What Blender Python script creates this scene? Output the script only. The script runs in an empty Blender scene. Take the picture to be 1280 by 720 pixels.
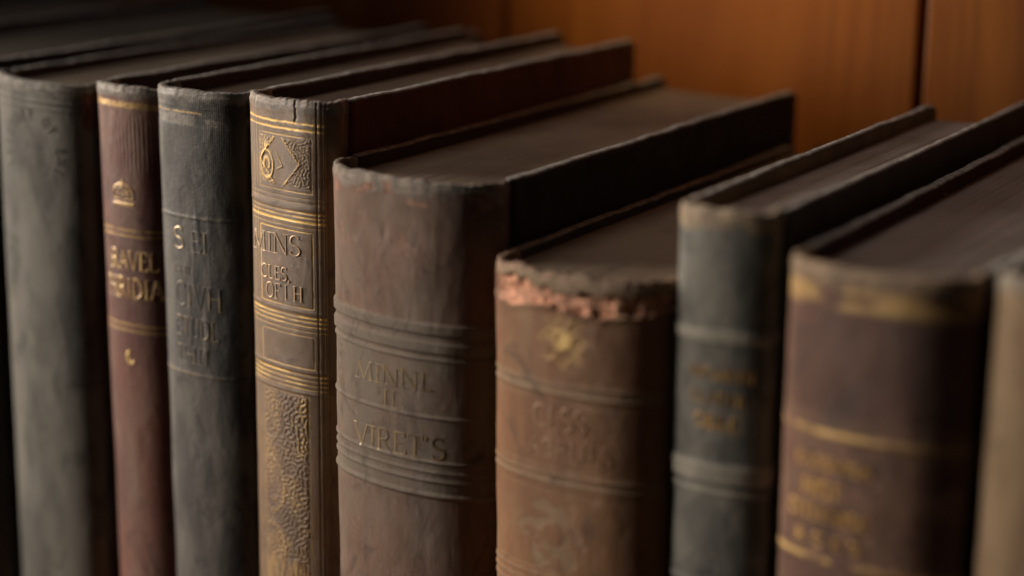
import bpy, math, random
import numpy as np
from mathutils import Vector

sc = bpy.context.scene
COL = sc.collection
R = math.radians
MM = 0.001

# ------------------------------------------------------------------ noise
def _h(ix, iy, seed):
    n = (ix.astype(np.int64) * 374761393 + iy.astype(np.int64) * 668265263 + seed * 974634777) & 0xFFFFFFFF
    n = ((n ^ (n >> 13)) * 1274126177) & 0xFFFFFFFF
    return ((n ^ (n >> 16)) & 0xFFFF) / 65535.0

def vn(x, y, seed=0):
    x = np.asarray(x, float); y = np.asarray(y, float)
    x, y = np.broadcast_arrays(x, y)
    ix = np.floor(x); iy = np.floor(y); fx = x - ix; fy = y - iy
    fx = fx * fx * (3 - 2 * fx); fy = fy * fy * (3 - 2 * fy)
    a = _h(ix, iy, seed); b = _h(ix + 1, iy, seed); c = _h(ix, iy + 1, seed); d = _h(ix + 1, iy + 1, seed)
    return (a * (1 - fx) + b * fx) * (1 - fy) + (c * (1 - fx) + d * fx) * fy

def fbm(x, y, seed=0, o=4):
    r = 0; a = 0.5; t = 0
    for i in range(o):
        r = r + a * vn(np.asarray(x) * 2 ** i, np.asarray(y) * 2 ** i, seed + 17 * i); t += a; a *= 0.5
    return r / t

def ss(a, b, x):
    t = np.clip((np.asarray(x, float) - a) / (b - a), 0, 1)
    return t * t * (3 - 2 * t)

def bump(x, c, w):                      # smooth raised profile of half width w
    return np.clip(1 - ((x - c) / w) ** 2, 0, 1)

def plate(x, a, b, e=0.35):
    return ss(a - e, a + e, x) * (1 - ss(b - e, b + e, x))

# ------------------------------------------------------------------ objects
def tag(o, label=None, cat=None, group=None, kind=None):
    if label: o['label'] = label
    if cat: o['category'] = cat
    if group: o['group'] = group
    if kind: o['kind'] = kind

def mesh_obj(name, V, F, mats, parent=None, attrs=None, fmat=None, smooth=True):
    me = bpy.data.meshes.new(name)
    me.from_pydata([tuple(v) for v in np.asarray(V).tolist()], [], F)
    if not isinstance(mats, (list, tuple)): mats = [mats]
    for m in mats: me.materials.append(m)
    me.polygons.foreach_set('use_smooth', [smooth] * len(me.polygons))
    if fmat is not None: me.polygons.foreach_set('material_index', fmat)
    for k, a in (attrs or {}).items():
        at = me.attributes.new(k, 'FLOAT', 'POINT')
        at.data.foreach_set('value', np.asarray(a, dtype=np.float32).ravel())
    me.update()
    o = bpy.data.objects.new(name, me); COL.objects.link(o)
    if parent: o.parent = parent
    return o

def grid_faces(nr, nc, close=False, off=0, flip=False):
    F = []
    for i in range(nr - 1):
        for j in range(nc if close else nc - 1):
            k = (j + 1) % nc
            q = (off + i * nc + j, off + i * nc + k, off + (i + 1) * nc + k, off + (i + 1) * nc + j)
            F.append(q[::-1] if flip else q)
    return F

# ------------------------------------------------------------------ materials
class NT:
    def __init__(s, name):
        s.m = bpy.data.materials.new(name); s.m.use_nodes = True
        s.t = s.m.node_tree; s.t.nodes.clear()
        s.out = s.n('ShaderNodeOutputMaterial'); s.b = s.n('ShaderNodeBsdfPrincipled')
        s.t.links.new(s.b.outputs[0], s.out.inputs[0])
        tc = s.n('ShaderNodeTexCoord'); s.co = tc.outputs['Object']
    def n(s, t, **k):
        x = s.t.nodes.new(t)
        for a, v in k.items(): setattr(x, a, v)
        return x
    def put(s, sock, v):
        if isinstance(v, bpy.types.NodeSocket): s.t.links.new(v, sock)
        elif v is not None:
            if isinstance(v, (tuple, list)) and len(v) == 3 and sock.type == 'RGBA': v = (*v, 1)
            sock.default_value = v
    def map(s, scale, loc=(0, 0, 0), rot=(0, 0, 0), src=None):
        m = s.n('ShaderNodeMapping'); s.put(m.inputs['Vector'], src or s.co)
        m.inputs['Scale'].default_value = scale; m.inputs['Location'].default_value = loc; m.inputs['Rotation'].default_value = rot
        return m.outputs[0]
    def noise(s, vec, scale=1, detail=4, rough=.55, dist=0):
        x = s.n('ShaderNodeTexNoise'); s.put(x.inputs['Vector'], vec)
        x.inputs['Scale'].default_value = scale; x.inputs['Detail'].default_value = detail
        x.inputs['Roughness'].default_value = rough; x.inputs['Distortion'].default_value = dist
        return x.outputs['Fac']
    def wave(s, vec, scale, dist=0, ds=1, detail=2, direction='X'):
        x = s.n('ShaderNodeTexWave'); s.put(x.inputs['Vector'], vec); x.bands_direction = direction
        x.inputs['Scale'].default_value = scale; x.inputs['Distortion'].default_value = dist
        x.inputs['Detail Scale'].default_value = ds; x.inputs['Detail'].default_value = detail
        return x.outputs['Fac']
    def rng(s, v, a, b, c=0., d=1., smooth=True):
        x = s.n('ShaderNodeMapRange'); x.interpolation_type = 'SMOOTHSTEP' if smooth else 'LINEAR'
        s.put(x.inputs[0], v)
        for i, q in zip((1, 2, 3, 4), (a, b, c, d)): x.inputs[i].default_value = q
        return x.outputs[0]
    def math(s, op, a, b=0., clamp=False):
        x = s.n('ShaderNodeMath', operation=op, use_clamp=clamp); s.put(x.inputs[0], a); s.put(x.inputs[1], b)
        return x.outputs[0]
    def mix(s, f, a, b):
        x = s.n('ShaderNodeMix', data_type='RGBA'); s.put(x.inputs[0], f); s.put(x.inputs[6], a); s.put(x.inputs[7], b)
        return x.outputs[2]
    def fmix(s, f, a, b):
        x = s.n('ShaderNodeMix'); s.put(x.inputs[0], f); s.put(x.inputs[2], a); s.put(x.inputs[3], b)
        return x.outputs[0]
    def attr(s, name):
        return s.n('ShaderNodeAttribute', attribute_name=name).outputs['Fac']
    def bump(s, h, strength=.3, dist=.001):
        x = s.n('ShaderNodeBump'); s.put(x.inputs['Height'], h)
        x.inputs['Strength'].default_value = strength; x.inputs['Distance'].default_value = dist
        s.t.links.new(x.outputs[0], s.b.inputs['Normal'])

def leather(name, c1, c2, dust=(.2, .19, .17), wear=(.3, .22, .15), torn=(.35, .15, .07), gold=(.62, .38, .11),
            rough=.55, grain=.35, weave=0., streak=.35, blotch=.5, seed=0, goldbreak=.45, spec=.35, scuff=.35, mott=9, stain=.6):
    t = NT(name); L = (seed * 1.37, seed * .71, seed * 2.13)
    big = t.noise(t.map((mott * 4, mott * 4, mott * 2), L), 1, 5, .6, .6)
    mid = t.noise(t.map((150, 150, 70), L), 1, 5, .65, .3)
    fine = t.noise(t.map((900, 900, 700), L), 1, 4, .7)
    strk = t.noise(t.map((300, 300, 45), L), 1, 4, .65, .4)
    vor = t.n('ShaderNodeTexVoronoi'); vor.feature = 'DISTANCE_TO_EDGE'; t.put(vor.inputs['Vector'], t.map((1300, 1300, 1100), L)); vor = t.rng(vor.outputs['Distance'], 0, .25)
    pit = t.noise(t.map((320, 320, 320), L), 1, 3, .6)
    col = t.mix(t.rng(big, .38, .66), c1, c2)
    col = t.mix(t.math('MULTIPLY', t.rng(mid, .42, .7), blotch), col, c2)
    # dull grime clouds with a shape of their own
    dfac = t.math('ADD', t.math('MULTIPLY', t.rng(strk, .5, .78), streak), t.math('MULTIPLY', t.attr('dust'), t.rng(mid, .1, .6, .45, 1)), True)
    col = t.mix(dfac, col, dust)
    st1 = t.noise(t.map((70, 70, 55), (L[1], L[0], L[2])), 1, 6, .7, 1.0)
    col = t.mix(t.rng(st1, .54, .66, 0, stain), col, tuple(q * .42 for q in c2))
    # scuffs: small lighter flecks
    sc_ = t.math('MULTIPLY', t.rng(pit, .62, .74), scuff)
    col = t.mix(sc_, col, wear)
    a = t.attr('wear')
    wf = t.rng(t.math('ADD', t.math('MULTIPLY', a, 1.1), t.math('MULTIPLY', t.math('SUBTRACT', mid, .5), 1.5)), .35, .75)
    wcol = t.mix(t.rng(pit, .35, .65), tuple(q * 1.1 for q in wear), tuple(q * .6 for q in wear))
    col = t.mix(wf, col, wcol)
    tn = t.attr('torn')
    tcol = t.mix(t.rng(pit, .35, .62), torn, tuple(min(1, q * 1.7 + .04) for q in torn))
    tcol = t.mix(t.rng(strk, .55, .7), tcol, tuple(q * .45 for q in torn))
    col = t.mix(t.rng(tn, .3, .6), col, tcol)
    g = t.attr('gold')
    gn = t.math('ADD', t.math('MULTIPLY', mid, .75), t.math('MULTIPLY', fine, .35))
    gf = t.math('MULTIPLY', g, t.rng(gn, goldbreak, goldbreak + .16), True)
    col = t.mix(gf, col, gold)
    t.put(t.b.inputs['Base Color'], col)
    t.put(t.b.inputs['Metallic'], t.math('MULTIPLY', gf, .5))
    r = t.fmix(gf, t.rng(mid, .3, .7, rough - .08, min(1, rough + .15)), .33)
    t.put(t.b.inputs['Roughness'], r)
    t.b.inputs['Specular IOR Level'].default_value = spec
    t.b.inputs['Sheen Weight'].default_value = .12; t.b.inputs['Sheen Roughness'].default_value = .5
    h = t.math('ADD', t.math('MULTIPLY', fine, .6), t.math('ADD', t.math('MULTIPLY', pit, .9), t.math('MULTIPLY', strk, .18)))
    h = t.math('ADD', h, t.math('MULTIPLY', vor, .0 if weave else .35))
    if weave:
        w1 = t.wave(t.map((1, 1, 1)), 450, 1.2, 3, 2, 'Z'); w2 = t.wave(t.map((1, 1, 1)), 450, 1.2, 3, 2, 'X')
        h = t.math('ADD', h, t.math('MULTIPLY', t.math('ADD', w1, w2), weave))
    t.bump(h, grain * 1.35, .00035)
    return t.m

def gilt(name, gold, under, brk=.45, metal=.75, seed=0, rough=.35):
    t = NT(name)
    mid = t.noise(t.map((260, 260, 180), (seed, seed * 2, seed * 3)), 1, 5, .65)
    f = t.rng(mid, brk, brk + .14)
    t.put(t.b.inputs['Base Color'], t.mix(f, under, gold))
    t.put(t.b.inputs['Metallic'], t.math('MULTIPLY', f, metal))
    t.b.inputs['Roughness'].default_value = rough
    t.bump(mid, .3, .0003)
    return t.m

def paper_top(name, c1, c2, seed=0):
    t = NT(name)
    sheets = t.noise(t.map((2600, 30, 1), (seed, seed, 0)), 1, 3, .6)
    gath = t.noise(t.map((420, 8, 1), (seed, seed, 0)), 1, 3, .6)
    blot = t.noise(t.map((45, 30, 30), (seed, seed, 0)), 1, 5, .6)
    col = t.mix(t.rng(blot, .35, .7), c1, c2)
    col = t.mix(t.math('MULTIPLY', t.rng(sheets, .5, .75), .22), col, tuple(q * .5 for q in c1))
    spk = t.noise(t.map((700, 700, 700), (seed, 0, 0)), 1, 2, .5)
    col = t.mix(t.math('MULTIPLY', t.rng(spk, .68, .75), .5), col, (.3, .28, .25))
    t.put(t.b.inputs['Base Color'], col)
    t.b.inputs['Roughness'].default_value = .62; t.b.inputs['Specular IOR Level'].default_value = .4
    t.bump(t.math('ADD', t.math('MULTIPLY', sheets, .5), t.math('MULTIPLY', gath, .35)), .25, .0004)
    return t.m

def paper_plain(name, c):
    t = NT(name)
    blot = t.noise(t.map((60, 60, 60)), 1, 5, .6)
    t.put(t.b.inputs['Base Color'], t.mix(t.rng(blot, .35, .7), c, tuple(q * .55 for q in c)))
    t.b.inputs['Roughness'].default_value = .8
    return t.m

def wood(name):
    t = NT(name)
    g1 = t.noise(t.map((15, 15, 2.6), (.3, 0, .2)), 1, 6, .6, 1.6)
    g2 = t.noise(t.map((180, 180, 3)), 1, 4, .6)
    big = t.noise(t.map((9, 9, 4), (1.2, 0, 2)), 1, 2, .5)
    col = t.mix(t.rng(g1, .35, .65), (.26, .078, .012), (.40, .135, .020))
    col = t.mix(t.math('MULTIPLY', t.rng(g2, .5, .75), .5), col, (.13, .034, .008))
    col = t.mix(t.math('MULTIPLY', t.rng(big, .45, .7), .6), col, (.19, .045, .010))
    t.put(t.b.inputs['Base Color'], col)
    t.b.inputs['Roughness'].default_value = .45
    t.b.inputs['Coat Weight'].default_value = .15
    t.bump(t.math('ADD', g1, g2), .15, .001)
    return t.m

# ------------------------------------------------------------------ spine profile
def profile(a, h, n=2.15, N=801):
    t = np.linspace(math.pi, 0, N); c = np.cos(t); s = np.sin(t)
    x = a * np.sign(c) * np.abs(c) ** (2 / n); y = -h * np.abs(s) ** (2 / n)
    d = np.r_[0, np.cumsum(np.hypot(np.diff(x), np.diff(y)))]
    return x, y, d

class Spine:
    """maps arc length s and height z (mm) to a point on the rounded spine"""
    def __init__(S, a, h, ref=None):
        S.a, S.h = a, h
        x, y, d = profile(a, h)
        j = np.array([[a - .35, .9], [a - .9, 1.9], [a - 1.2, 3.0], [a - 1.0, 4.2]])
        xr = np.r_[x, j[:, 0]]; yr = np.r_[y, j[:, 1]]
        xx = np.r_[-j[::-1, 0], xr]; yy = np.r_[j[::-1, 1], yr]
        dd = np.r_[0, np.cumsum(np.hypot(np.diff(xx), np.diff(yy)))]
        S.lead = dd[4]; S.total = dd[-1] - S.lead; S.len = d[-1]
        S.d = (dd - S.lead) * ((ref / S.len) if ref else 1.); S.x = xx; S.y = yy
        ds = np.linspace(S.d[0], S.d[-1], 1200)
        px = np.interp(ds, S.d, xx); py = np.interp(ds, S.d, yy)
        k = np.ones(31) / 31
        tx = np.gradient(px); ty = np.gradient(py)
        l = np.hypot(tx, ty); tx /= l; ty /= l
        pad = lambda q: np.convolve(np.pad(q, 15, 'edge'), k, 'valid')
        tx = pad(tx); ty = pad(ty); l = np.hypot(tx, ty)
        S.ds = ds; S.nx = ty / l; S.ny = -tx / l          # outward
    def pos(S, s, z, off):
        x = np.interp(s, S.d, S.x); y = np.interp(s, S.d, S.y)
        nx = np.interp(s, S.ds, S.nx); ny = np.interp(s, S.ds, S.ny)
        return np.stack([x + nx * off, y + ny * off, z + 0 * x], -1) * MM

# ------------------------------------------------------------------ stroke lettering
def arc(cx, cy, rx, ry, a0, a1, n=14):
    return [(cx + rx * math.cos(R(a0 + (a1 - a0) * i / n)), cy + ry * math.sin(R(a0 + (a1 - a0) * i / n))) for i in range(n + 1)]
T, t_ = 1.0, .5     # thick and thin stroke weights
def ser(x, y, w=.13): return ([(x - w, y), (x + w, y)], .45)
GL = {
 'I': (.34, [([(.17, 0), (.17, 1)], T), ser(.17, .02), ser(.17, .98)]),
 'N': (.86, [([(.15, 0), (.15, 1)], t_), ([(.15, 1), (.72, 0)], T), ([(.72, 0), (.72, 1)], t_), ser(.15, .02), ser(.11, .98, .1), ser(.72, .98)]),
 'M': (1.02, [([(.13, 0), (.18, 1)], t_), ([(.18, 1), (.5, .05)], T), ([(.5, .05), (.82, 1)], t_), ([(.82, 1), (.88, 0)], T), ser(.13, .02), ser(.88, .02), ser(.86, .98, .1)]),
 'S': (.62, [(arc(.31, .74, .22, .24, 40, 270) + arc(.31, .25, .23, .25, 90, -150)[1:], .85), ([(.48, .8), (.49, .98)], .5), ([(.1, .02), (.1, .22)], .5)]),
 'C': (.76, [(arc(.42, .5, .34, .49, 50, 310, 22), .85), ([(.64, .78), (.66, .96)], .5)]),
 'G': (.8, [(arc(.42, .5, .34, .49, 50, 320, 22), .85), ([(.69, .12), (.69, .45)], T), ser(.69, .45)]),
 'O': (.84, [(arc(.42, .5, .34, .49, 0, 360, 26), .85)]),
 'L': (.62, [([(.16, 0), (.16, 1)], T), ([(.16, .02), (.55, .02)], t_), ([(.55, .02), (.57, .22)], .5), ser(.16, .98)]),
 'E': (.64, [([(.16, 0), (.16, 1)], T), ([(.1, .02), (.56, .02)], t_), ([(.1, .98), (.54, .98)], t_), ([(.16, .52), (.44, .52)], t_), ([(.56, .02), (.58, .2)], .5), ([(.54, .98), (.55, .8)], .5)]),
 'F': (.6, [([(.16, 0), (.16, 1)], T), ([(.1, .98), (.54, .98)], t_), ([(.16, .52), (.44, .52)], t_), ([(.54, .98), (.55, .8)], .5), ser(.16, .02)]),
 'H': (.84, [([(.16, 0), (.16, 1)], T), ([(.68, 0), (.68, 1)], T), ([(.16, .52), (.68, .52)], t_), ser(.16, .02), ser(.16, .98), ser(.68, .02), ser(.68, .98)]),
 'R': (.74, [([(.16, 0), (.16, 1)], T), ([(.16, .98)] + arc(.36, .74, .2, .24, 90, -90) + [(.16, .5)], .75), ([(.34, .5), (.66, .02)], T), ser(.16, .02)]),
 'A': (.8, [([(.08, 0), (.4, 1)], t_), ([(.4, 1), (.74, 0)], T), ([(.2, .36), (.6, .36)], t_), ser(.08, .02, .1), ser(.74, .02, .1)]),
 'D': (.82, [([(.16, 0), (.16, 1)], T), ([(.1, .98), (.3, .98)] + arc(.34, .5, .36, .48, 90, -90) + [(.1, .02)], .8)]),
 'B': (.7, [([(.16, 0), (.16, 1)], T), ([(.1, .98)] + arc(.34, .75, .2, .23, 90, -90) + [(.16, .52)], .7), ([(.16, .52)] + arc(.36, .27, .24, .25, 90, -90) + [(.1, .02)], .8)]),
 'V': (.78, [([(.08, 1), (.4, 0)], T), ([(.4, 0), (.7, 1)], t_), ser(.08, .98, .1), ser(.7, .98, .1)]),
 'W': (1.06, [([(.06, 1), (.3, 0)], T), ([(.3, 0), (.52, .95)], t_), ([(.52, .95), (.76, 0)], T), ([(.76, 0), (.98, 1)], t_)]),
 'T': (.7, [([(.35, 0), (.35, 1)], T), ([(.06, .98), (.64, .98)], t_), ([(.06, .98), (.06, .8)], .5), ([(.64, .98), (.64, .8)], .5), ser(.35, .02)]),
 'U': (.8, [([(.15, 1), (.15, .3)] + arc(.4, .3, .25, .29, 180, 360) + [(.65, 1)], .8), ser(.15, .98), ser(.65, .98, .1)]),
 'Y': (.74, [([(.08, 1), (.37, .45)], T), ([(.37, .45), (.66, 1)], t_), ([(.37, .45), (.37, 0)], T), ser(.37, .02)]),
 "'": (.24, [([(.1, 1), (.08, .78)], .8)]),
 ',': (.28, [([(.14, .08), (.08, -.14)], .8)]),
 '.': (.26, [([(.12, .0), (.12, .09)], 1.2)]),
 '-': (.4, [([(.06, .45), (.34, .45)], .6)]),
 ' ': (.4, []),
}

def text_strokes(txt, s0, zb, h, width=None, weight=.13, tilt=0.):
    tot = sum(GL[c][0] for c in txt)
    k = (width / tot) if width else h
    out = []; x = 0
    for c in txt:
        w, st = GL[c]
        for pts, ww in st:
            out.append(([(s0 + (x + p[0]) * k, zb + p[1] * h + tilt * (x + p[0]) * k) for p in pts], weight * h * ww))
        x += w
    return out

def ribbons(name, spine, D, strokes, mat, parent, lift=.05, rise=.09, zspan=None):
    V = []; F = []
    for si, (pts, w) in enumerate(strokes):
        P = np.array(pts, float)
        seg = np.hypot(*np.diff(P, axis=0).T); L = np.r_[0, np.cumsum(seg)]
        if L[-1] < 1e-6: continue
        n = max(2, int(L[-1] / .35) + 1)
        q = np.linspace(0, L[-1], n)
        X = np.interp(q, L, P[:, 0]); Z = np.interp(q, L, P[:, 1])
        tx = np.gradient(X); tz = np.gradient(Z); l = np.hypot(tx, tz) + 1e-9; tx /= l; tz /= l
        base = len(V); lf = lift + .004 * (si % 7)
        for k, (o, r) in enumerate(((-.5, 0), (-.28, rise), (.28, rise), (.5, 0))):
            s_ = X - tz * w * o; z_ = Z + tx * w * o
            p = spine.pos(s_, z_, D(s_, z_) + lf - .05 * (r == 0) + r)
            V.extend(p.tolist())
        for k in range(3):
            for i in range(n - 1):
                F.append((base + k * n + i, base + k * n + i + 1, base + (k + 1) * n + i + 1, base + (k + 1) * n + i))
    return mesh_obj(name, V, F, mat, parent)

# ------------------------------------------------------------------ book
GROUP = 'old books standing in a row on the shelf'

def make_spine(name, sp, H, feat, mat, parent, seed, res=.35, zlow=70, thick=1.7, tatter=.35):
    """one closed shell: outer face, rolled head cap, inner face. feat(s,z)->dict of disp(mm),gold,wear,dust,torn"""
    s = np.arange(sp.d[0], sp.d[-1] + .01, (sp.d[-1] - sp.d[0]) / int((sp.d[-1] - sp.d[0]) / res))
    zc = np.r_[np.arange(0, zlow, 3.), np.arange(zlow, H - 1.0, res)]
    top = H - 1.0 + tatter * (fbm(s / 5, 0 * s, seed, 4) - .5) * 2 + tatter * .5 * (fbm(s / .9, 0 * s + 3, seed + 5, 3) - .5)
    rows = []; A = {k: [] for k in ('gold', 'wear', 'dust', 'torn')}
    for z in zc:
        f = feat(s, z + 0 * s)
        zz = z + (top - (H - 1.0)) * ss(H - 12, H - 1, z)
        rows.append(sp.pos(s, zz, f['disp']))
        for k in A: A[k].append(np.broadcast_to(f.get(k, 0.), s.shape))
    f = feat(s, H - 1.0 + 0 * s)
    r = thick / 2
    fuzz = .18 * (fbm(s / .7, 0 * s, seed + 9, 2) - .5)
    for a in np.linspace(10, 180, 11):
        ca = math.cos(R(a)); sa = math.sin(R(a))
        off = f['disp'] * (1 if a < 60 else .4) - r + r * math.copysign(abs(ca) ** .7, ca); z = top + (1.0 + fuzz) * abs(sa) ** .55
        rows.append(sp.pos(s, z, off))
        for k in A: A[k].append(np.broadcast_to(1. if k == 'wear' else (.8 if k == 'dust' else 0.), s.shape))
    for dz in (3, 8, 20, 60, H - 2):
        rows.append(sp.pos(s, top - dz, -thick + 0 * s))
        for k in A: A[k].append(np.zeros_like(s))
    nr = len(rows); V = np.concatenate(rows)
    F = grid_faces(nr, len(s))
    return mesh_obj(name, V, F, mat, parent, {k: np.concatenate(v) for k, v in A.items()})

def make_cover(side, sp, H, L, t, mats, parent, seed, dip=0., notch=None, lean=0.):
    a = sp.a; y0 = 4.0; ny = 150
    ys = y0 + (L - y0) * (np.linspace(0, 1, ny))
    # rounded rectangle ring in (thickness, z): start bottom-outer, run up outer face, over the top, down the inner face
    r = .75; ring = []
    for z in np.r_[0.3, 60., 110., np.arange(140, H - r, 4.)]: ring.append((0, z, 0))
    for q in np.linspace(0, 90, 6): ring.append((r - r * math.cos(R(q)), H - r + r * math.sin(R(q)), 1))
    for q in np.linspace(0, 90, 6): ring.append((t - r + r * math.sin(R(q)), H - r + r * math.cos(R(q)), 1))
    for z in np.r_[np.arange(140, H - r - 1, 4.)[::-1], 110., 60., .3]: ring.append((t, z, 2))
    ring = np.array(ring); nr_ = len(ring); V = []; wear = []; dust = []
    tz = ring[:, 1]
    for i, y in enumerate(ys):
        e = 1.0
        dy = min(y - y0, L - y)
        sh = 0.75 * (1 - math.sqrt(max(0, 1 - (1 - min(dy, 1.) / 1.) ** 2)))       # rounded ends
        th = ring[:, 0] * (1 - 2 * sh / t) + sh
        n1 = float(fbm(y / 9, 0, seed, 4) - .5) * .7 + float(fbm(y / 1.6, 3, seed + 3, 3) - .5) * .28
        drop = 1.6 * ss(L - 6, L, y) ** 2 * 1.2 + dip * math.sin(math.pi * (y - y0) / (L - y0))
        if notch:
            drop += notch[1] * plate(y, notch[0], notch[2], .8)
        near = ss(H - 18, H, tz)
        z = tz + (n1 - drop) * near
        bow = .6 * float(fbm(y / 60, 5, seed, 2) - .5) + lean * ss(60, H, tz) * ss(y0, L, y)
        x = side * (a - th + bow)
        V.append(np.stack([x, y + 0 * x, z], -1) * MM)
        k = ss(H - .75, H - .1, tz) * .95 + .5 * ss(L - 4, L, y) * ss(H - 8, H, tz)  # worn edge mask, also carrying the painted edge light
        wear.append(np.clip(k, 0, 1)); dust.append(ss(H - 1.2, H - .3, tz) * .5)
    V = np.concatenate(V)
    F = grid_faces(ny, nr_, close=True, flip=(side < 0)); fm = []
    for i in range(ny - 1):
        for j in range(nr_): fm.append(1 if ring[j, 2] == 2 or ring[j, 0] >= t - .01 else 0)
    F.append(tuple(range(nr_))[::1 if side < 0 else -1]); fm.append(0)
    o0 = (ny - 1) * nr_
    F.append(tuple(o0 + q for q in range(nr_))[::-1 if side < 0 else 1]); fm.append(0)
    return mesh_obj('cover', V, F, mats, parent, {'wear': np.concatenate(wear), 'dust': np.concatenate(dust)}, fm)

def make_pages(sp, H, L, t, sq, mats, parent, seed, swell=0.):
    """text block: top surface grid with rounded back, then side skirts"""
    a = sp.a - t - .25; nx = 90; ny = 70
    us = np.linspace(-1, 1, nx)
    back = -sp.h * .78 * np.abs(1 - np.abs(us) ** 2.3) ** (1 / 2.3) + 1.6
    fore = L - 5 - 3.0 * (1 - us ** 2)
    X = []; V = []
    for j in range(ny):
        v = j / (ny - 1)
        y = back + (fore - back) * v
        x = us * a
        z = H - sq + .35 * (fbm(us * 7, 0 * us + v * .8, seed, 4) - .5) + .22 * (fbm(us * 40, 0 * us + v * 1.5, seed + 2, 2) - .5) + swell * (us + 1) / 2
        V.append(np.stack([x, y, z], -1) * MM)
    V = np.concatenate(V); F = grid_faces(ny, nx); fm = [0] * len(F)
    rim = list(range(nx)) + [j * nx + nx - 1 for j in range(1, ny)] + [(ny - 1) * nx + i for i in range(nx - 2, -1, -1)] + [j * nx for j in range(ny - 2, 0, -1)]
    B = V[rim].copy(); B[:, 2] = 3 * MM
    o = len(V); V = np.vstack([V, B]); n = len(rim)
    for i in range(n):
        k = (i + 1) % n
        F.append((rim[i], o + i, o + k, rim[k])); fm.append(1)
    F.append(tuple(range(o, o + n))[::-1]); fm.append(1)
    return mesh_obj('page_block', V, F, mats, parent, None, fm, smooth=False)

def fray(sp, H, spots, mat, parent, seed):
    """loose threads and flakes of leather standing up from the worn head cap"""
    rnd = random.Random(seed)
    for s0, n, ln in spots:
        V = []; F = []
        for k in range(n):
            s = s0 + rnd.uniform(-1.6, 1.6); l = ln * rnd.uniform(.4, 1.); w = rnd.uniform(.12, .42)
            ds = rnd.uniform(-1, 1) * l * .8; cur = rnd.uniform(-.5, .9); b = len(V); m = 6
            for i in range(m):
                v = i / (m - 1); ww = w * (1 - v * .85)
                c = (s + ds * v * v, H - .9 + l * v * (1 - .35 * v), -.7 + cur * l * v * v)
                for q in (-1, 1):
                    V.append(sp.pos(np.array([c[0] + q * ww]), c[1], c[2] + .12 * q)[0])
                V.append(sp.pos(np.array([c[0]]), c[1], c[2] + .22)[0])
            for i in range(m - 1):
                for q in range(3):
                    F.append((b + i * 3 + q, b + i * 3 + (q + 1) % 3, b + i * 3 + 3 + (q + 1) % 3, b + i * 3 + 3 + q))
        mesh_obj('frayed_edge', np.array(V), F, mat, parent)

def book(xc, y0, H, a, h, lean, L, label, feat, m_spine, m_cover, m_in, m_top, seed, t=2.8, sq=3.6, res=.35,
         zlow=70, thick=2.3, tatter=.65, dip=(0, 0), notch=None, frays=None, swell=0., covlean=(0, 0), Lr=None, m_fray=None, name='old_book', ref=None):
    root = bpy.data.objects.new(name, None); COL.objects.link(root)
    root.empty_display_size = .02
    root.location = (xc * MM, y0 * MM, 0); root.rotation_euler = (0, R(lean), 0)
    tag(root, label, 'book', GROUP)
    sp = Spine(a, h, ref)
    make_spine('spine', sp, H, feat, m_spine, root, seed, res, zlow, thick, tatter)
    make_cover(-1, sp, H, L, t, [m_cover, m_in], root, seed + 50, dip[0], notch, covlean[0])
    make_cover(1, sp, H, Lr or L, t, [m_cover, m_in], root, seed + 60, dip[1], None, covlean[1])
    make_pages(sp, H, L, t, sq, m_top, root, seed + 70, swell)
    if frays: fray(sp, H, frays, m_fray or m_spine, root, seed)
    D = lambda s, z: feat(s, z)['disp']
    return root, sp, D

def base_feat(H, s, z, seed, S, rimw=1.2, head=.7, rumple=.25, edge=.5):
    """shared head-cap shape, general unevenness and worn arrises"""
    d = rumple * (fbm(s / 14, z / 22, seed, 4) - .5) * 2 + .05 * (fbm(s / 1.2, z / 3.0, seed + 4, 3) - .5)
    d = d + .25 * head * ss(H - 5, H - 1.5, z) - .3 * ss(H - 2.0, H - 1.0, z)
    n = fbm(s / 3.2, z / 2.4, seed + 11, 4)
    wear = ss(H - 3.5 - 5 * n * rimw, H - .6, z)
    e = np.maximum(np.exp(-(s / 2.2) ** 2), np.exp(-((S - s) / 2.2) ** 2)) * edge * ss(.35, .65, fbm(s / 3, z / 9, seed + 21, 4))
    return d, np.clip(wear + e, 0, 1), 0 * s

# paper and cloth shared by several books
P_TOP1 = paper_top('dusty_page_tops', (.225, .175, .125), (.15, .116, .083), 1)
P_TOP2 = paper_top('grey_page_tops', (.26, .23, .21), (.18, .158, .145), 4)
P_TOP0 = paper_top('dark_page_tops', (.10, .082, .062), (.07, .056, .042), 7)  # darker copy of the page-top paper for the far left books
P_SIDE = paper_plain('page_edges', (.3, .24, .16))
P_IN_D = paper_plain('dark_endpaper', (.05, .032, .024))
P_IN_T = paper_plain('tan_endpaper', (.20, .155, .10))
P_IN_R = paper_plain('red_endpaper', (.06, .014, .012))
blk = lambda n, c, **k: leather(n, c, tuple(q * .6 for q in c), dust=(.16, .155, .15), wear=(.42, .40, .37), streak=.06, blotch=.3, scuff=.05, stain=.2, rough=.6, spec=.2, **k)  # wear tone also brightened, painting light onto the worn cover edges

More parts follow.
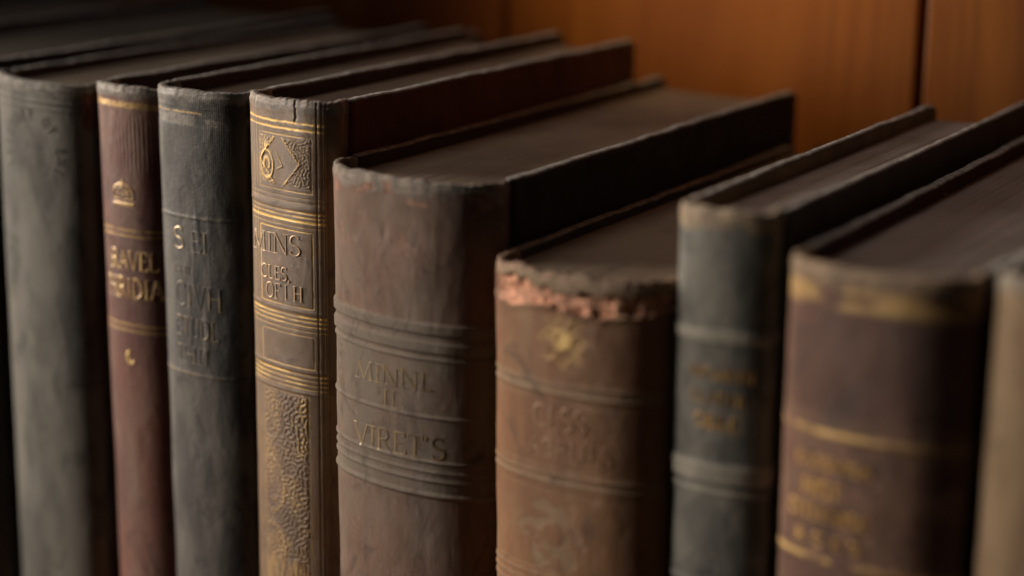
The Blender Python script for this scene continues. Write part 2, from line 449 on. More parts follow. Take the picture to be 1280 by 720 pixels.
# ================================================================== far left books
def f0(s, z):
    d, w, u = base_feat(219, s, z, 5, 80)
    return dict(disp=d, wear=w, dust=.35 * ss(110, 30, z))
m0 = leather('black_cloth', (.03, .03, .028), (.018, .018, .017), dust=(.1, .1, .095), wear=(.16, .15, .14), weave=.3, seed=1)
c0 = blk('black_cover_cloth', (.022, .02, .02), seed=2)
book(-296, 3, 219, 42, 14, 2.0, 178, 'farthest left black book, only its dark top showing in the upper corner', f0, m0, c0, P_IN_D, [P_TOP0, P_SIDE], 3, sq=5, res=.8)
book(-213.0, 1, 218.7, 35, 12.6, 2.0, 178, 'thick black book at the left edge, touching the wide faded grey cloth book', f0, m0, c0, P_IN_D, [P_TOP0, P_SIDE], 9, sq=4.5, res=.8)

# ================================================================== book 1: wide grey cloth
H = 213.1
def f1(s, z, H=214.6, S=45.5):
    d, w, u = base_feat(H, s, z, 21, S, head=.9, edge=.35)
    for zz, hh in ((208.3, .28), (206.2, .2)): d = d + hh * bump(z, zz + .02 * (s - 20) * .3, .55)
    r = np.hypot((s - 23) / 1.0, (z - 192) / 1.05)
    d = d - .10 * bump(r, 9.0, .35)
    patch = (1 - ss(6, 10.5, r + 3 * (fbm(s / 5, z / 5, 9) - .5)))
    patch2 = 1 - ss(4, 8, np.hypot((s - 24), (z - 138) / 1.5) + 3 * (fbm(s / 5, z / 5, 19) - .5))
    d = d - .1 * patch
    dust = .75 * ss(.35, .62, fbm(s / 9, z / 26, 31, 4)) * (1 - .95 * patch) * (1 - .8 * patch2)
    tn = ss(42.3, 43.6, s + 1.2 * (fbm(z / 2.5, 0 * z, 24) - .5)) * ss(199, 202, z + 3 * (fbm(s / 1.5, z / 3, 26) - .5)) * (1 - ss(211.5, 212.5, z))
    return dict(disp=d - .8 * tn, wear=w * .9 * (1 - tn), dust=np.clip(dust, 0, 1) * (1 - tn), torn=tn)
m1 = leather('grey_book_cloth', (.108, .101, .084), (.062, .059, .050), dust=(.175, .164, .138), wear=(.24, .22, .19), torn=(.10, .03, .02), weave=.5, streak=.12, scuff=.35, stain=.5, seed=3, rough=.7)
b, sp, D = book(-151.9, 0, 214.6, 20.2, 7.0, 2.2, 172, 'wide faded grey cloth book with a faint ring of stamped letters',
                f1, m1, blk('grey_black_cover', (.035, .032, .03), seed=4), P_IN_D, [P_TOP1, P_SIDE], 21, sq=3.5, ref=45.5,
                frays=[(34, 5, 2.0), (43, 7, 2.8)])
st = []
word = 'LETOYORY OF ENI'
for i, ch in enumerate(word):                  # letters set round the upper arc
    ang = 205 - i * 16.5
    w_, gs = GL[ch]
    for pts, ww in gs:
        q = []
        for (px, py) in pts:
            x = (px - w_ / 2) * 3.0; y = 9.9 + py * 3.4; th = R(ang)
            q.append((23 + y * math.cos(th) + x * math.sin(th), 192 + (y * math.sin(th) - x * math.cos(th)) * 1.03))
        st.append((q, .62 * ww))
ribbons('stamped_lettering', sp, D, st, gilt('blind_stamp_grey', (.02, .018, .015), (.05, .045, .04), .58, 0, 3, .7), b, lift=.06, rise=.04)

# ================================================================== book 2: narrow red
def f2(s, z, H=215.7, S=32.6):
    d, w, u = base_feat(H, s, z, 41, S, head=.8, edge=.75)
    g = 0 * s
    g = g + plate(z, 209.2, 210.9, .3) * .8
    tl = .02 * (s - 8)
    for zz in (171.2, 169.4, 140.9, 138.9):
        k = bump(z, zz + tl, .45); g = g + k * .95; d = d - .05 * k
    # ribbing of fine vertical threads below the head
    d = d + .06 * np.sin(s * 4.2) * plate(z, 190, 206, 3)
    dust = .55 * ss(.4, .65, fbm(s / 7, z / 30, 43, 4)) + .6 * np.exp(-((s - 15) / 6) ** 2) * plate(z, 70, 118, 12) + .35 * plate(z, 143, 168, 1) * ss(.35, .7, fbm(s / 8, z / 5, 6))
    return dict(disp=d, wear=w, dust=np.clip(dust * .8, 0, 1), gold=g)
m2 = leather('faded_red_cloth', (.165, .052, .032), (.09, .024, .016), dust=(.205, .125, .088), wear=(.26, .22, .18), gold=(.55, .36, .13), weave=.15, streak=.22, seed=6, goldbreak=.4, rough=.55)
gold2 = gilt('pale_worn_gilt', (.70, .48, .22), (.36, .21, .11), .42, .3, 2)
b, sp, D = book(-109.9, 0, 215.7, 13.6, 6.0, 1.3, 170, 'narrow faded red book with a small gilt crown stamped above its title',
                f2, m2, blk('dark_red_cover', (.035, .014, .012), seed=7), P_IN_D, [P_TOP1, P_SIDE], 41, sq=7, ref=32.6,
                frays=[(3, 8, 2.6), (18, 2, .8)])
ribbons('title_lettering', sp, D, text_strokes('RAVEL', 8.9, 158.6, 5.9, 19.2, .2, .03) + text_strokes('HRIDIA', 6.8, 149.4, 6.3, 22.6, .2, .03), gold2, b)
cr = [([(11.6, 179.2), (20.2, 179.5)], 1.3), ([(12, 181.0), (19.8, 181.2)], .35), ([(12, 181), (11.7, 183.6), (13.4, 184.2)], .4), ([(19.8, 181), (20.2, 183.6), (18.4, 184.4)], .4),
      (arc(15.9, 182.6, 4.2, 3.1, 5, 175), .75), (arc(15.9, 182.3, 2.4, 2.6, 5, 175), .5), ([(15.9, 185.2), (15.9, 187.2)], .9), ([(13.5, 181), (14.2, 184.6)], .3), ([(15.9, 181), (15.9, 185)], .35), ([(18.3, 181), (17.6, 184.6)], .3),
      ([(12.6, 182.4), (19.4, 182.6)], .3), ([(13, 183.4), (19, 183.6)], .25)]
ribbons('crown_emblem', sp, D, cr, gold2, b)
ribbons('crescent_emblem', sp, D, [(arc(16.2, 130, 1.7, 1.9, 100, 330), 1.0), ([(15.4, 131.6), (15.9, 132.6)], .6), (arc(16.0, 129.8, .9, 1.1, 120, 300), .8)], gilt('bright_gilt_spot', (.75, .52, .2), (.6, .4, .15), .2, .4, 5), b)

# ================================================================== book 3: dark grey
def f3(s, z, H=217.0, S=40.7):
    d, w, u = base_feat(H, s, z, 61, S, head=.9, rumple=.35, edge=.5)
    g = 0 * s
    for zz, k0 in ((210.4, .9),): g = g + bump(z, zz, .32) * k0 * (s < 25)
    for zz in (178.6, 129.6):
        k = bump(z, zz + .03 * (s - 8), .5); d = d + .16 * k; g = g + .28 * k * (s < 30)
    d = d - .12 * plate(z, 206.6, 211.6, .5)
    w = np.clip(w + .75 * plate(z, 206.6, 213, .6) * ss(.4, .6, fbm(s / 6, z / 4, 67)) + .0, 0, 1)
    wrinkle = ss(.52, .7, fbm(s / 2.2, z / 16, 66, 3)) * plate(z, 132, 182, 3) * np.exp(-((s - 22) / 5) ** 2)
    d = d + .14 * wrinkle
    dust = .8 * ss(.42, .66, fbm(s / 6, z / 24, 62, 5)) + .3 * np.exp(-((s - 6) / 5) ** 2)
    return dict(disp=d, wear=w * .85, dust=np.clip(dust, 0, 1), gold=g)
m3 = leather('charcoal_cloth', (.050, .046, .042), (.024, .022, .021), dust=(.115, .104, .092), wear=(.2, .175, .15), gold=(.6, .4, .16), weave=.1, streak=.25, scuff=.2, seed=8, rough=.55)
b, sp, D = book(-80.1, 0, 217.0, 17.6, 7.2, 1.2, 160, 'charcoal grey book with tall faint letters, between the red book and gilt book',
                f3, m3, blk('charcoal_cover', (.03, .027, .025), seed=9), P_IN_D, [P_TOP1, P_SIDE], 61, sq=4.5, ref=40.7,
                frays=[(5, 3, 1.2), (29, 7, 2.2), (37, 10, 3.0)])
stS = text_strokes('S', 11.2, 168.7, 6.6, 5.2, .13)
st = text_strokes('EI', 18.6, 168.4, 6.6, 7.0, .14) + text_strokes('FHI', 11, 160.8, 3.0, 7.5, .15) + text_strokes('CIVH', 11.2, 151, 7.4, 19, .12) \
   + text_strokes('ETUDL', 11.0, 141.6, 6.2, 17.5, .13) + text_strokes('IHII', 11.5, 133.2, 5.4, 13.5, .14)
ribbons('title_initial', sp, D, stS, gilt('pale_gilt_initial', (.55, .42, .27), (.2, .16, .12), .36, .4, 7), b)
ribbons('title_lettering', sp, D, st, gilt('dull_stamp', (.20, .15, .09), (.07, .064, .056), .47, .2, 8, .5), b, lift=.02, rise=.07)

# ================================================================== book 4: gilt tooled brown leather
S4 = 37.6
def labyrinth(n, m, px, period, seed, spread=.22):
    rng = np.random.RandomState(seed)
    w = rng.randn(n, m); fx = np.fft.fftfreq(n)[:, None] / px; fy = np.fft.fftfreq(m)[None, :] / px
    fr = np.hypot(fx, fy); k = np.exp(-((fr - 1 / period) / (spread / period)) ** 2)
    h = np.real(np.fft.ifft2(np.fft.fft2(w) * k)); return h / h.std()
LAB = labyrinth(512, 1024, .2, 1.45, 3, .3)
LAB2 = labyrinth(512, 512, .2, 1.0, 8, .4)
def samp(Lm, s, z, px=.2):
    n, m = Lm.shape
    i = (np.asarray(s) / px) % (n - 1); j = (np.asarray(z) / px) % (m - 1)
    i0 = i.astype(int); j0 = j.astype(int); fi = i - i0; fj = j - j0
    return Lm[i0, j0] * (1 - fi) * (1 - fj) + Lm[i0 + 1, j0] * fi * (1 - fj) + Lm[i0, j0 + 1] * (1 - fi) * fj + Lm[i0 + 1, j0 + 1] * fi * fj
def seg_d(s, z, p, q):
    p = np.array(p, float); q = np.array(q, float); v = q - p
    t = np.clip(((s - p[0]) * v[0] + (z - p[1]) * v[1]) / (v @ v), 0, 1)
    return np.hypot(s - p[0] - t * v[0], z - p[1] - t * v[1])
def f4(s, z, H=217.6, S=37.6):
    d, w, u = base_feat(H, s, z, 81, S, head=.8, rumple=.18, edge=.35)
    s = np.asarray(s, float); z = np.asarray(z, float) + .018 * 0
    g = 0 * s; dust = 0 * s
    zz = z + .02 * (s - 18)                          # tooling runs a little out of level
    ins = plate(s, 3.0, 32.5, .5)
    fade = .35 + .65 * ss(.3, .55, fbm(s / 7, zz / 3, 82, 3))
    for c, wd, k in ((211.2, .42, 1), (209.4, .42, 1), (190.0, .25, .25), (188.6, .25, .25), (185.9, .4, .8), (184.6, .34, .8), (183.2, .5, 1.1), (181.6, .22, .4),
                     (155.2, .42, 1.0), (153.9, .34, .9), (152.5, .3, .8), (150.9, .25, .5),
                     (137.6, .42, 1.0), (136.1, .36, .9), (134.7, .36, .9), (133.3, .3, .6)):
        b_ = bump(zz, c, wd); g = g + b_ * k * ins * fade; d = d - .07 * b_ * ins
    for c, wd in ((187.2, 1.0), (156.6, .7), (138.8, .8), (132, .6)): d = d + .12 * bump(zz, c, wd)
    # frames
    def frame(z0, z1, s0, s1, wd, k):
        e = np.minimum(np.minimum(np.abs(zz - z0), np.abs(zz - z1)) + 9 * ((s < s0) | (s > s1)), np.minimum(np.abs(s - s0), np.abs(s - s1)) + 9 * ((zz < z0) | (zz > z1)))
        return np.clip(1 - (e / wd) ** 2, 0, 1) * k
    for fr in ((191.6, 207.4, 9.2, 28.4, .26, .6), (157.8, 180.3, 9.0, 28.4, .28, .75), (139.6, 149.4, 9.0, 28.6, .26, .6), (20, 131.0, 9.0, 26.6, .26, .35)):
        f_ = frame(*fr); g = g + f_ * fade; d = d - .12 * f_
    for c in (30.0, 31.5, 32.7, 7.6, 6.1, 4.9):
        k = bump(s, c, .3); d = d - .14 * k; g = g + .22 * k * fade
    cx = 18.8
    # upper panel: lozenge, oval scroll, foliage ground
    inp = plate(zz, 193, 206.6, .2) * plate(s, 9.8, 27.9, .2)
    loz = np.abs(s - cx + 1.6) / 7.4 + np.abs(zz - 199.6) / 8.6
    lz = np.clip(1 - (np.abs(loz - 1) / .042) ** 2, 0, 1) * inp
    g = g + lz * .7 * fade; d = d + .14 * lz
    ov = np.hypot((s - 12.6) / 2.5, (zz - 198.2) / 4.0)
    ovb = np.clip(1 - (np.abs(ov - 1) / .16) ** 2, 0, 1) + np.clip(1 - (np.abs(ov - .45) / .2) ** 2, 0, 1) * (zz > 197)
    sw = np.clip(1 - (np.hypot((s - 12.4) / .9, (zz - 203.6) / 1.4) - .2), 0, 1)
    g = g + np.clip(ovb + .8 * sw, 0, 1) * inp * .6; d = d + .2 * np.clip(ovb + sw, 0, 1) * inp
    lab2 = samp(LAB2, s + 3, zz) ; lm = ss(-.1, .7, lab2) * inp * (1 - .8 * (loz < .92)) * (1 - np.clip(ovb, 0, 1))
    d = d + .10 * lm; g = g + .50 * lm * (.4 + .6 * ss(22, 10, s))
    tri = np.clip(1 - (np.minimum(seg_d(s, zz, (16.6, 201.6), (18.6, 198.4)), seg_d(s, zz, (18.6, 198.4), (16.6, 197.4))) / .3) ** 2, 0, 1) * inp
    d = d + .15 * tri; g = g + .3 * tri
    # lower panel: vermicelli tooling over two large scroll medallions
    lowp = plate(zz, 21, 130.4, .25) * plate(s, 9.6, 26.0, .25)
    warp = s + 1.4 * (fbm(s / 6, zz / 6, 85) - .5)
    lab = samp(LAB, warp + 40, zz + 1.2 * (fbm(s / 5, zz / 5, 86) - .5))
    lb = ss(-.35, .5, lab) * lowp
    leftm = ss(17.5, 14.5, s + 1.8 * (fbm(zz / 3, 0 * s, 87) - .5))
    med = 0 * s
    for (mx, mz, rx, rz) in ((12.2, 121.5, 3.4, 6.4), (12.2, 100.5, 5.0, 8.5), (12.4, 79, 5, 9)):
        r = np.hypot((s - mx) / rx, (zz - mz) / rz)
        med = med + np.clip(1 - (np.abs(r - 1) / .13) ** 2, 0, 1) + .7 * np.clip(1 - (np.abs(r - .6) / .13) ** 2, 0, 1) * (s > mx - 1)
    med = np.clip(med, 0, 1) * lowp
    d = d + .13 * lb * (1 - .45 * leftm) + .07 * med
    g = g + (.42 * lb * ss(.35, .6, fbm(s / 6, zz / 9, 88)) + .2 * med * ss(.3, .6, fbm(s / 4, zz / 7, 89))) * (1 - .3 * leftm)
    # tan rubbed patches on the label ground
    dust = .55 * ss(.42, .62, fbm(s / 5, zz / 7, 90, 4)) * plate(zz, 139, 208, 1) + .2
    w = np.clip(w + .8 * plate(zz, 206.5, 213.5, 1) * np.exp(-((s - 24.5) / 1.3) ** 2), 0, 1)
    d = d - .3 * np.exp(-((s - 23.4 - 1.6 * (fbm(zz / 1.6, 0 * s, 93, 3) - .5)) / .3) ** 2) * plate(zz, 211.5, 218, .6)
    return dict(disp=d, wear=w, dust=np.clip(dust, 0, 1), gold=np.clip(g, 0, 1))
m4 = leather('gilt_tooled_leather', (.25, .138, .058), (.14, .068, .027), dust=(.20, .135, .085), wear=(.28, .215, .17), gold=(.95, .62, .18), streak=.2, scuff=.25, grain=.3, seed=11, goldbreak=.30, rough=.42, spec=.6)
gold4 = gilt('title_gilt', (.80, .58, .38), (.48, .34, .23), .36, .2, 9, .4)
b, sp, D = book(-45.7, -1, 217.6, 16.2, 6.4, 1.4, 168, 'brown leather book with bright gilt rules and ornate tooled panels',
                f4, m4, blk('oxblood_cover', (.13, .032, .016), seed=12), P_IN_D, [P_TOP1, P_SIDE], 81, sq=4.5, ref=37.6, res=.2, zlow=78,
                frays=[(26, 2, .5), (36, 3, 1.0)])
ribbons('title_lettering', sp, D, text_strokes('MINS', 4.6, 172.2, 6.0, 20.2, .105, .035) + text_strokes('CLES,', 9.0, 164.6, 4.0, 12.0, .13, .03)
        + text_strokes("OF.I H", 11.0, 158.9, 4.6, 14.2, .12, .03), gold4, b, lift=.06, rise=.07)

# ================================================================== book 5: thick brown with grey bands
def f5(s, z, H=201.9, S=65.3):
    d, w, u = base_feat(H, s, z, 101, S, rimw=1.5, head=1.0, rumple=.3, edge=.7)
    zz = z + .3 * (fbm(s / 12, z / 50, 3) - .5)
    r = .6 * plate(zz, 160.3, 163.4, .45) + .6 * plate(zz, 155.2, 158.3, .45)
    ln = 0 * s
    for c, k, wd in ((153.4, .42, .6), (136.9, .42, .6), (124.0, .42, .6), (121.2, .36, .55), (118.6, .4, .7), (114.3, .6, .9)):
        r = r + k * bump(zz, c, wd); ln = ln + bump(zz, c, wd)
    d = d + r + .05 * (fbm(s / .9, z / 14, 104, 3) - .5)
    grey = plate(zz, 114, 163.4, .5)
    pt = ss(.45, .62, fbm(s / 9, z / 18, 106, 4))
    dust = .72 * grey * (.6 + .4 * ss(.3, .6, fbm(s / 6, z / 6, 105, 4))) + .35 * pt + .45 * (plate(zz, 160.4, 163.3, .3) + plate(zz, 155.3, 158.2, .3) + np.clip(ln, 0, 1))
    dust = dust + .25 * np.exp(-(s / 9) ** 2)
    # dark scuffed spot under the head
    d = d - .25 * np.exp(-((s - 30) / 1.0) ** 2 - ((z - 186) / 2.2) ** 2)
    red = ss(.5, .66, fbm(s / 5, z / 12, 108, 4)) * ss(165, 185, z) * .45 + .8 * ss(.5, .6, fbm(s / 3.5, z / 3, 109, 4)) * plate(z, H - 7, H - 2.2, .8)
    w = w * (1 - .6 * np.clip(red, 0, 1) * (z < H - 1.5))
    return dict(disp=d, wear=np.clip(w, 0, 1), dust=np.clip(dust, 0, 1), torn=red)
m5 = leather('rubbed_brown_leather', (.20, .108, .066), (.115, .055, .031), dust=(.17, .132, .093), wear=(.27, .215, .17), torn=(.17, .07, .035), streak=.3, scuff=.3, grain=.4, seed=14, rough=.6)
b, sp, D = book(1.3, -4, 201.9, 27.4, 12.6, .8, 187.5, 'thick brown leather book with raised grey bands round a dull stamped title',
                f5, m5, blk('black_cover', (.012, .010, .010), seed=15), P_IN_D, [P_TOP1, P_SIDE], 101, sq=4.0, ref=65.3, t=3.0, thick=2.0, tatter=.8, res=.33,
                frays=[(3, 4, 1.0), (57, 7, 3.0), (63, 10, 3.0)])
dull5 = gilt('dull_bronze_stamp', (.27, .19, .095), (.14, .10, .065), .42, .2, 12, .5)
ribbons('title_lettering', sp, D, text_strokes('MINNI.', 18.5, 143.4, 5.4, 27, .21, .035) + text_strokes('II', 28.6, 137.4, 5.0, 5.6, .17, .035)
        + text_strokes("VIRET'S", 18.0, 124.0, 6.4, 31, .2, .035), dull5, b, lift=.0, rise=.045)
ribbons('stamped_lettering', sp, D, text_strokes('HIRSE EN', 16, 98, 4.6, 30, .12, .03) + text_strokes('LERRET', 22, 90.5, 4.2, 24, .12, .03),
        gilt('nearly_lost_stamp', (.165, .115, .075), (.15, .095, .062), .5, 0, 22, .6), b, lift=-.03, rise=.015)

# ================================================================== book 6: tan with torn head
def jag(s):
    return 175.0 + 2.2 * (fbm(s / 6, 0 * s, 121, 3) - .5) + 1.8 * (fbm(s / 1.6, 0 * s, 122, 3) - .5) + 1.6 * ss(46, 56, s) - 1.0 * np.exp(-((s - 10) / 4) ** 2)
def f6(s, z, H=184.3, S=59.9):
    s = np.asarray(s, float)
    d, w, u = base_feat(H, s, z, 120, S, head=.3, rumple=.3, edge=.8)
    J = jag(s); lin = 182.0 - 1.4 * ss(8, 40, s) * (1 - ss(44, 54, s)) - 3.0 * (fbm(s / 3, 0 * s, 124, 4) - .25) - .35 * bump(s, 30, 20) * 2
    tn = ss(J - .25, J + .25, z) * (1 - ss(lin - .3, lin + .3, z)) * ss(5.0, 8.5, s) * (1 - .6 * ss(42, 44, s) * (1 - ss(45, 47, s)))
    grey = ss(lin - .3, lin + .3, z)
    d = d - 1.1 * tn + tn * 1.5 * (fbm(s / 2.3, z / 2.3, 126, 3) - .45) - .2 * grey + .3 * np.exp(-((z - J + .5) / .6) ** 2)
    zz = z - .02 * (s - 20)
    dust = .0 * s
    for c in (151.0, 133.2, 126.4, 104.4):
        k = bump(z - .0 * s, c, .35) * plate(s, 7.8, 50.5, .2); d = d - .14 * k; dust = dust + .35 * k
    for c in (155.4, 152.8, 131.0, 128.6, 102.2, 99.8, 97.4):
        k = bump(zz, c, .55); d = d + .24 * k; dust = dust + .5 * k
    dust = dust + .6 * plate(zz, 152.8, 155.4, .4) + .45 * plate(zz, 128.6, 131, .4)
    g = 0 * s
    # stamped rosette
    dx = s - 29.5; dz = z - 167.2; r = np.hypot(dx, dz); th = np.arctan2(dz, dx)
    ros = ss(-.6, .6, -(r - (6.6 + 1.0 * np.cos(th * 8)))) * (.55 + .65 * (np.cos(th * 8) * np.cos(r * 1.5) > -.3)) * ss(.2, .5, fbm(s / 2.0, z / 2.0, 128, 3))
    ring = np.clip(1 - (np.abs(r - 2.4) / .5) ** 2, 0, 1) + .6 * np.clip(1 - (np.abs(r - 6.2 - .9 * np.cos(th * 8)) / .45) ** 2, 0, 1)
    g = g + .85 * ros * plate(z, 158.6, 174, .4) * (.55 + .45 * ss(4, 1.5, r)) + .35 * ring
    d = d - .12 * ros * (np.cos(th * 8) > 0) * (r > 3) + .12 * ring
    # scrolled ornament in the lower panel
    dx = s - 27; dz = z - 114.5; r2 = np.hypot(dx, dz); th = np.arctan2(dz, dx)
    orn = ((r2 < 9.5 + 1.8 * np.cos(th * 6)) & (r2 > 3.2)) * ss(.3, .55, fbm(s / 2.6, z / 2.6, 129, 3))
    dust = dust + .7 * orn; d = d - .1 * orn
    e = np.minimum(np.abs(s - 7.8), np.abs(s - 50.5)); vr = np.clip(1 - (e / .3) ** 2, 0, 1) * (z < 152) ; d = d - .15 * vr; dust = dust + .25 * vr
    dark = ss(.5, .66, fbm(s / 6, z / 26, 131, 4))
    w = np.clip(w * (1 - tn) * .9 * (z > 150) + .5 * w * (z <= 150), 0, 1) * (1 - grey)
    dust = np.where(grey > .5, .9, dust) * (1 - tn) + .35 * ss(.4, .7, fbm(s / 8, z / 12, 133, 4)) * (1 - dark)
    return dict(disp=d, wear=w, dust=np.clip(dust, 0, 1), torn=tn, gold=g)
m6 = leather('tan_calf', (.27, .122, .040), (.17, .062, .017), dust=(.26, .17, .088), wear=(.29, .17, .1), torn=(.40, .175, .09), gold=(.38, .26, .085), streak=.12, scuff=.2, grain=.35, seed=17, rough=.5, goldbreak=.25, mott=6)
b, sp, D = book(59.9, -10, 184.3, 26.0, 10.6, 0, 182, 'shorter tan leather book whose torn head shows raw orange leather',
                f6, m6, blk('dark_brown_cover', (.03, .012, .008), seed=18), P_IN_D, [P_TOP1, P_SIDE], 120, sq=2.6, ref=59.9, thick=2.4, tatter=1.5, res=.33,
                frays=[(50, 5, 1.6), (56, 7, 2.6)])
ribbons('title_lettering', sp, D, text_strokes('CLSS', 20.4, 143.2, 6.0, 16.5, .13, .02) + text_strokes('ACRLIES', 18.8, 135.4, 4.8, 25, .13, .02),
        gilt('pale_blind_lettering', (.36, .23, .14), (.28, .15, .08), .44, .1, 15, .5), b, lift=.04, rise=.045)

# ================================================================== book 7: grey blue
def f7(s, z, H=204.8, S=32.6):
    d, w, u = base_feat(H, s, z, 140, S, rimw=2.2, head=.8, edge=.5)
    zz = z - .02 * (s - 10)
    r = .45 * plate(zz, 172.0, 175.2, .4) + .55 * plate(zz, 136.2, 141.4, .5) + .4 * bump(zz, 134.0, .8) + .4 * bump(zz, 109.5, .8)
    dust = 1. * plate(zz, 172.2, 175.0, .4) + 1. * plate(zz, 136.6, 141.3, .5) + .7 * bump(zz, 134.0, .8) + .35 * ss(.4, .65, fbm(s / 6, z / 9, 141, 4))
    return dict(disp=d + r, wear=w, dust=np.clip(dust, 0, 1))
m7 = leather('slate_cloth', (.125, .122, .109), (.074, .072, .064), dust=(.27, .25, .205), wear=(.33, .25, .165), streak=.2, weave=.2, seed=20, rough=.65)
c7 = blk('slate_cover', (.05, .048, .045), seed=21)
b, sp, D = book(99.7, -11, 204.8, 12.9, 5.0, 0, 172, 'slate grey cloth book with small orange lettering, right of the torn tan book',
                f7, m7, c7, P_IN_T, [P_TOP2, P_SIDE], 140, sq=4.4, ref=32.6, res=.4, Lr=196, dip=(0, .6), swell=.6, t=2.5)
og = gilt('orange_gilt', (.52, .30, .09), (.2, .125, .06), .39, .2, 17, .45)
ribbons('title_lettering', sp, D, text_strokes('MISSALTN', 8.2, 163.0, 2.8, 18.8, .2, 0) + text_strokes('LEADER', 8.6, 156.8, 3.0, 16.6, .18, 0)
        + text_strokes('OBILE', 10.2, 150.4, 3.6, 13.0, .18, 0), og, b)

# ================================================================== book 8: maroon brown
def f8(s, z, H=197.0, S=54.9):
    d, w, u = base_feat(H, s, z, 160, S, rimw=1.6, head=.8, edge=.8)
    zz = z - .01 * (s - 10)
    g = .55 * plate(zz, 187.2, 192.4, .7) * ss(.36, .6, fbm(s / 6, z / 2.5, 161, 3))
    for c in (157.4, 126.2): 
        g = g + .95 * plate(zz, c - .7, c + .7, .4) * ss(.25, .5, fbm(s / 5, zz / 3, 167, 3)) * (1 - .5 * ss(10, 45, s)); d = d + .2 * bump(zz, c, 1.3)
    lab = plate(zz, 126, 157, .6)
    edge = np.exp(-(s / 4.5) ** 2)
    dust = .5 * edge + .3 * bump(zz, 160, 3) + .3 * lab * ss(.4, .6, fbm(s / 7, z / 6, 163, 3))
    return dict(disp=d, wear=w, dust=np.clip(dust, 0, 1), gold=np.clip(g, 0, 1), torn=.5 * lab * ss(.38, .6, fbm(s / 9, z / 9, 164, 3)))
m8 = leather('maroon_calf', (.14, .056, .032), (.07, .026, .015), dust=(.26, .155, .085), wear=(.3, .2, .12), torn=(.13, .055, .025), gold=(.66, .43, .15), streak=.15, scuff=.15, seed=23, rough=.5, goldbreak=.3)
b, sp, D = book(139.8, -13, 197.0, 22.6, 9.6, 0, 190, 'maroon brown leather book with four lines of blurred gilt lettering between gilt rules',
                f8, m8, blk('dark_maroon_cover', (.03, .010, .009), seed=24), P_IN_R, [P_TOP2, P_SIDE], 160, sq=4.2, ref=54.9, res=.4, dip=(0, 3.0), swell=.8, t=3.0)
ribbons('title_lettering', sp, D, text_strokes('EASSNISA', 9.5, 148.6, 2.8, 21, .2, 0) + text_strokes('HIST', 12.2, 141.6, 3.8, 11, .19, 0)
        + text_strokes('CITEENISE', 7.6, 135.8, 3.2, 22.5, .2, 0) + text_strokes('R C E S', 10.4, 129.6, 2.8, 18, .2, 0), gilt('ochre_gilt', (.72, .43, .12), (.38, .20, .07), .35, .3, 19, .45), b)
# scrap of paper standing up from the page tops beside the left board
V = []; F = []
for i in range(7):
    for j in range(5):
        u = i / 6; v = j / 4
        V.append(((-20.6 + .5 * u + .8 * v * v) * MM, (92 + 10 * u) * MM, (186 + v * (7.6 - 2.8 * u + .8 * math.sin(u * 6))) * MM))
for i in range(6):
    for j in range(4): F.append((i * 5 + j, i * 5 + j + 1, i * 5 + 6 + j, i * 5 + 5 + j))
tb = mesh_obj('torn_endpaper', V, F, P_IN_T, b)
tb.modifiers.new('Solidify', 'SOLIDIFY').thickness = .0004

# ================================================================== book 9: tan cloth at the right edge
def f9(s, z, H=199.6, S=30.1):
    d, w, u = base_feat(H, s, z, 180, S, head=.8, edge=.6)
    return dict(disp=d, wear=w, dust=np.clip(.5 * ss(.4, .6, fbm(s / 8, z / 14, 181)), 0, 1), torn=.32 * plate(z, 182, 192, 3))
m9 = leather('buff_cloth', (.29, .195, .11), (.21, .135, .075), dust=(.32, .225, .135), wear=(.26, .22, .17), torn=(.3, .17, .12), weave=.2, streak=.2, seed=26, rough=.7)
book(178.9, -15, 199.6, 13.2, 4.8, 0, 170, 'plain buff cloth book cut off by the right edge of the photo', f9, m9,
     blk('brown_cover', (.03, .018, .012), seed=27), P_IN_D, [P_TOP2, P_SIDE], 180, res=.5)

# ================================================================== setting
def box(V, F, x0, x1, y0, y1, z0, z1, bev=0):
    o = len(V)
    V += [(x, y, z) for x in (x0, x1) for y in (y0, y1) for z in (z0, z1)]
    for q in ((0, 1, 3, 2), (4, 6, 7, 5), (0, 4, 5, 1), (2, 3, 7, 6), (0, 2, 6, 4), (1, 5, 7, 3)): F.append(tuple(o + k for k in q))
WOOD = wood('varnished_wood')
V = []; F = []
seams = [-.95, -.78, -.61, -.44, -.272, -.1022, .0683, .24, .41, .58, .75]
for i in range(len(seams) - 1):
    box(V, F, seams[i] + .0016, seams[i + 1] - .0016, .200, .216, -.02, .62)
o = mesh_obj('wall', V, F, WOOD, smooth=False); tag(o, kind='structure')
bv = o.modifiers.new('Bevel', 'BEVEL'); bv.width = .0012; bv.segments = 2
V = []; F = []
box(V, F, -.95, .75, .2175, .222, -.02, .62)
t = NT('dark_backing'); t.b.inputs['Base Color'].default_value = (.01, .006, .004, 1); t.b.inputs['Roughness'].default_value = .9
o = mesh_obj('wall_backing', V, F, t.m, smooth=False); tag(o, kind='structure')
V = []; F = []
box(V, F, -.95, .75, -.06, .198, -.022, -.0005)
o = mesh_obj('shelf', V, F, WOOD, smooth=False); tag(o, kind='structure')
bv = o.modifiers.new('Bevel', 'BEVEL'); bv.width = .002; bv.segments = 3

V = []; F = []
box(V, F, -.425, -.400, -.052, .1985, 0, .62)  # unseen upright, added to keep the key light off the wall
o = mesh_obj('unseen_light_blocker', V, F, WOOD, smooth=False); tag(o, kind='structure')
bv = o.modifiers.new('Bevel', 'BEVEL'); bv.width = .002; bv.segments = 3

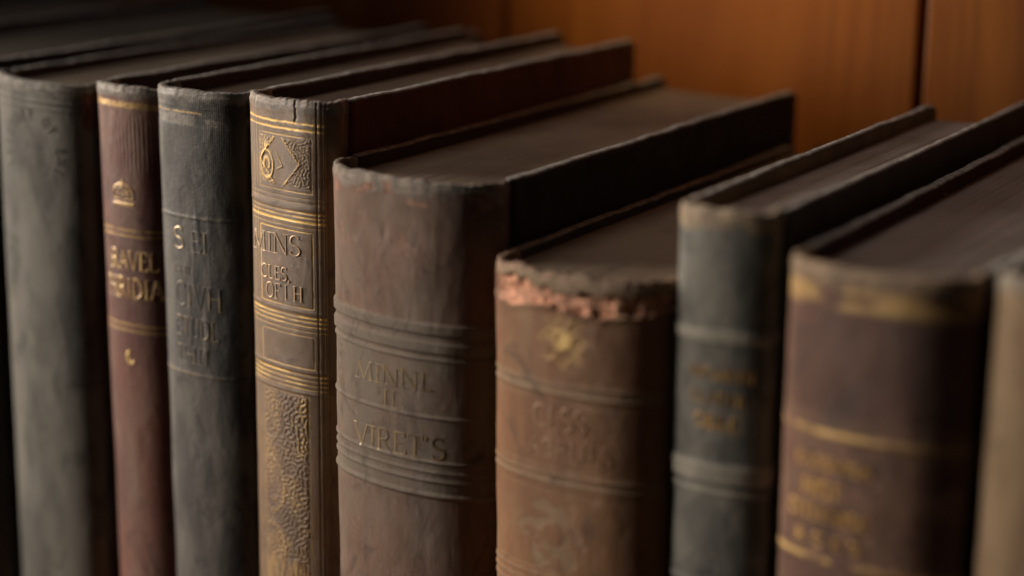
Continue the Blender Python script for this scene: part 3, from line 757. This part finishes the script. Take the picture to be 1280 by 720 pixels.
# ================================================================== light
def area(name, loc, target, size, power, col, sy=None):
    l = bpy.data.lights.new(name, 'AREA'); l.energy = power; l.color = col
    l.shape = 'RECTANGLE'; l.size = size; l.size_y = sy or size
    o = bpy.data.objects.new(name, l); COL.objects.link(o); o.location = loc
    o.rotation_euler = (Vector(target) - Vector(loc)).to_track_quat('-Z', 'Y').to_euler()
    return o
area('key_window_light', (-1.38, -.46, .50), (-.02, 0, .17), .56, 40, (1.0, .87, .74), .7)
area('soft_top_light', (-.50, .10, 1.15), (-.05, .06, .2), .5, 1.7, (1.0, .93, .87))  # added overhead fill to lift rims and page tops
sp_ = bpy.data.lights.new('added_wall_spot', 'SPOT'); sp_.energy = 2.5; sp_.color = (1, .72, .38); sp_.spot_size = R(58); sp_.spot_blend = 1; sp_.shadow_soft_size = .04  # added spot brightening the back boards, no visible source
so = bpy.data.objects.new('added_wall_spot', sp_); COL.objects.link(so); so.location = (-.012, .02, .42)
so.rotation_euler = (Vector((-.012, .2, .305)) - Vector(so.location)).to_track_quat('-Z', 'Y').to_euler()

w = bpy.data.worlds.new('World'); sc.world = w; w.use_nodes = True
bg = w.node_tree.nodes['Background']; bg.inputs[0].default_value = (1, .86, .74, 1); bg.inputs[1].default_value = .016

# ================================================================== camera
p, yaw = R(15.3453), R(32.9486)
Fv = Vector((-math.sin(yaw) * math.cos(p), math.cos(yaw) * math.cos(p), -math.sin(p)))
cd = bpy.data.cameras.new('Camera'); co = bpy.data.objects.new('Camera', cd); COL.objects.link(co)
co.location = (.27204807, -.37169381, .29345352)
co.rotation_euler = Fv.to_track_quat('-Z', 'Y').to_euler()
cd.sensor_width = 36; cd.lens = 36 * 2150 / 1280; cd.clip_start = .02; cd.clip_end = 10
cd.dof.use_dof = True; cd.dof.focus_distance = .487; cd.dof.aperture_fstop = 3.7; cd.dof.aperture_blades = 0
sc.camera = co
sc.render.engine = 'CYCLES'
sc.cycles.use_denoising = True
try: sc.cycles.denoising_prefilter = 'ACCURATE'
except Exception: pass
sc.cycles.max_bounces = 8
sc.view_settings.view_transform = 'Standard'; sc.view_settings.look = 'None'; sc.view_settings.exposure = 0; sc.view_settings.gamma = 1
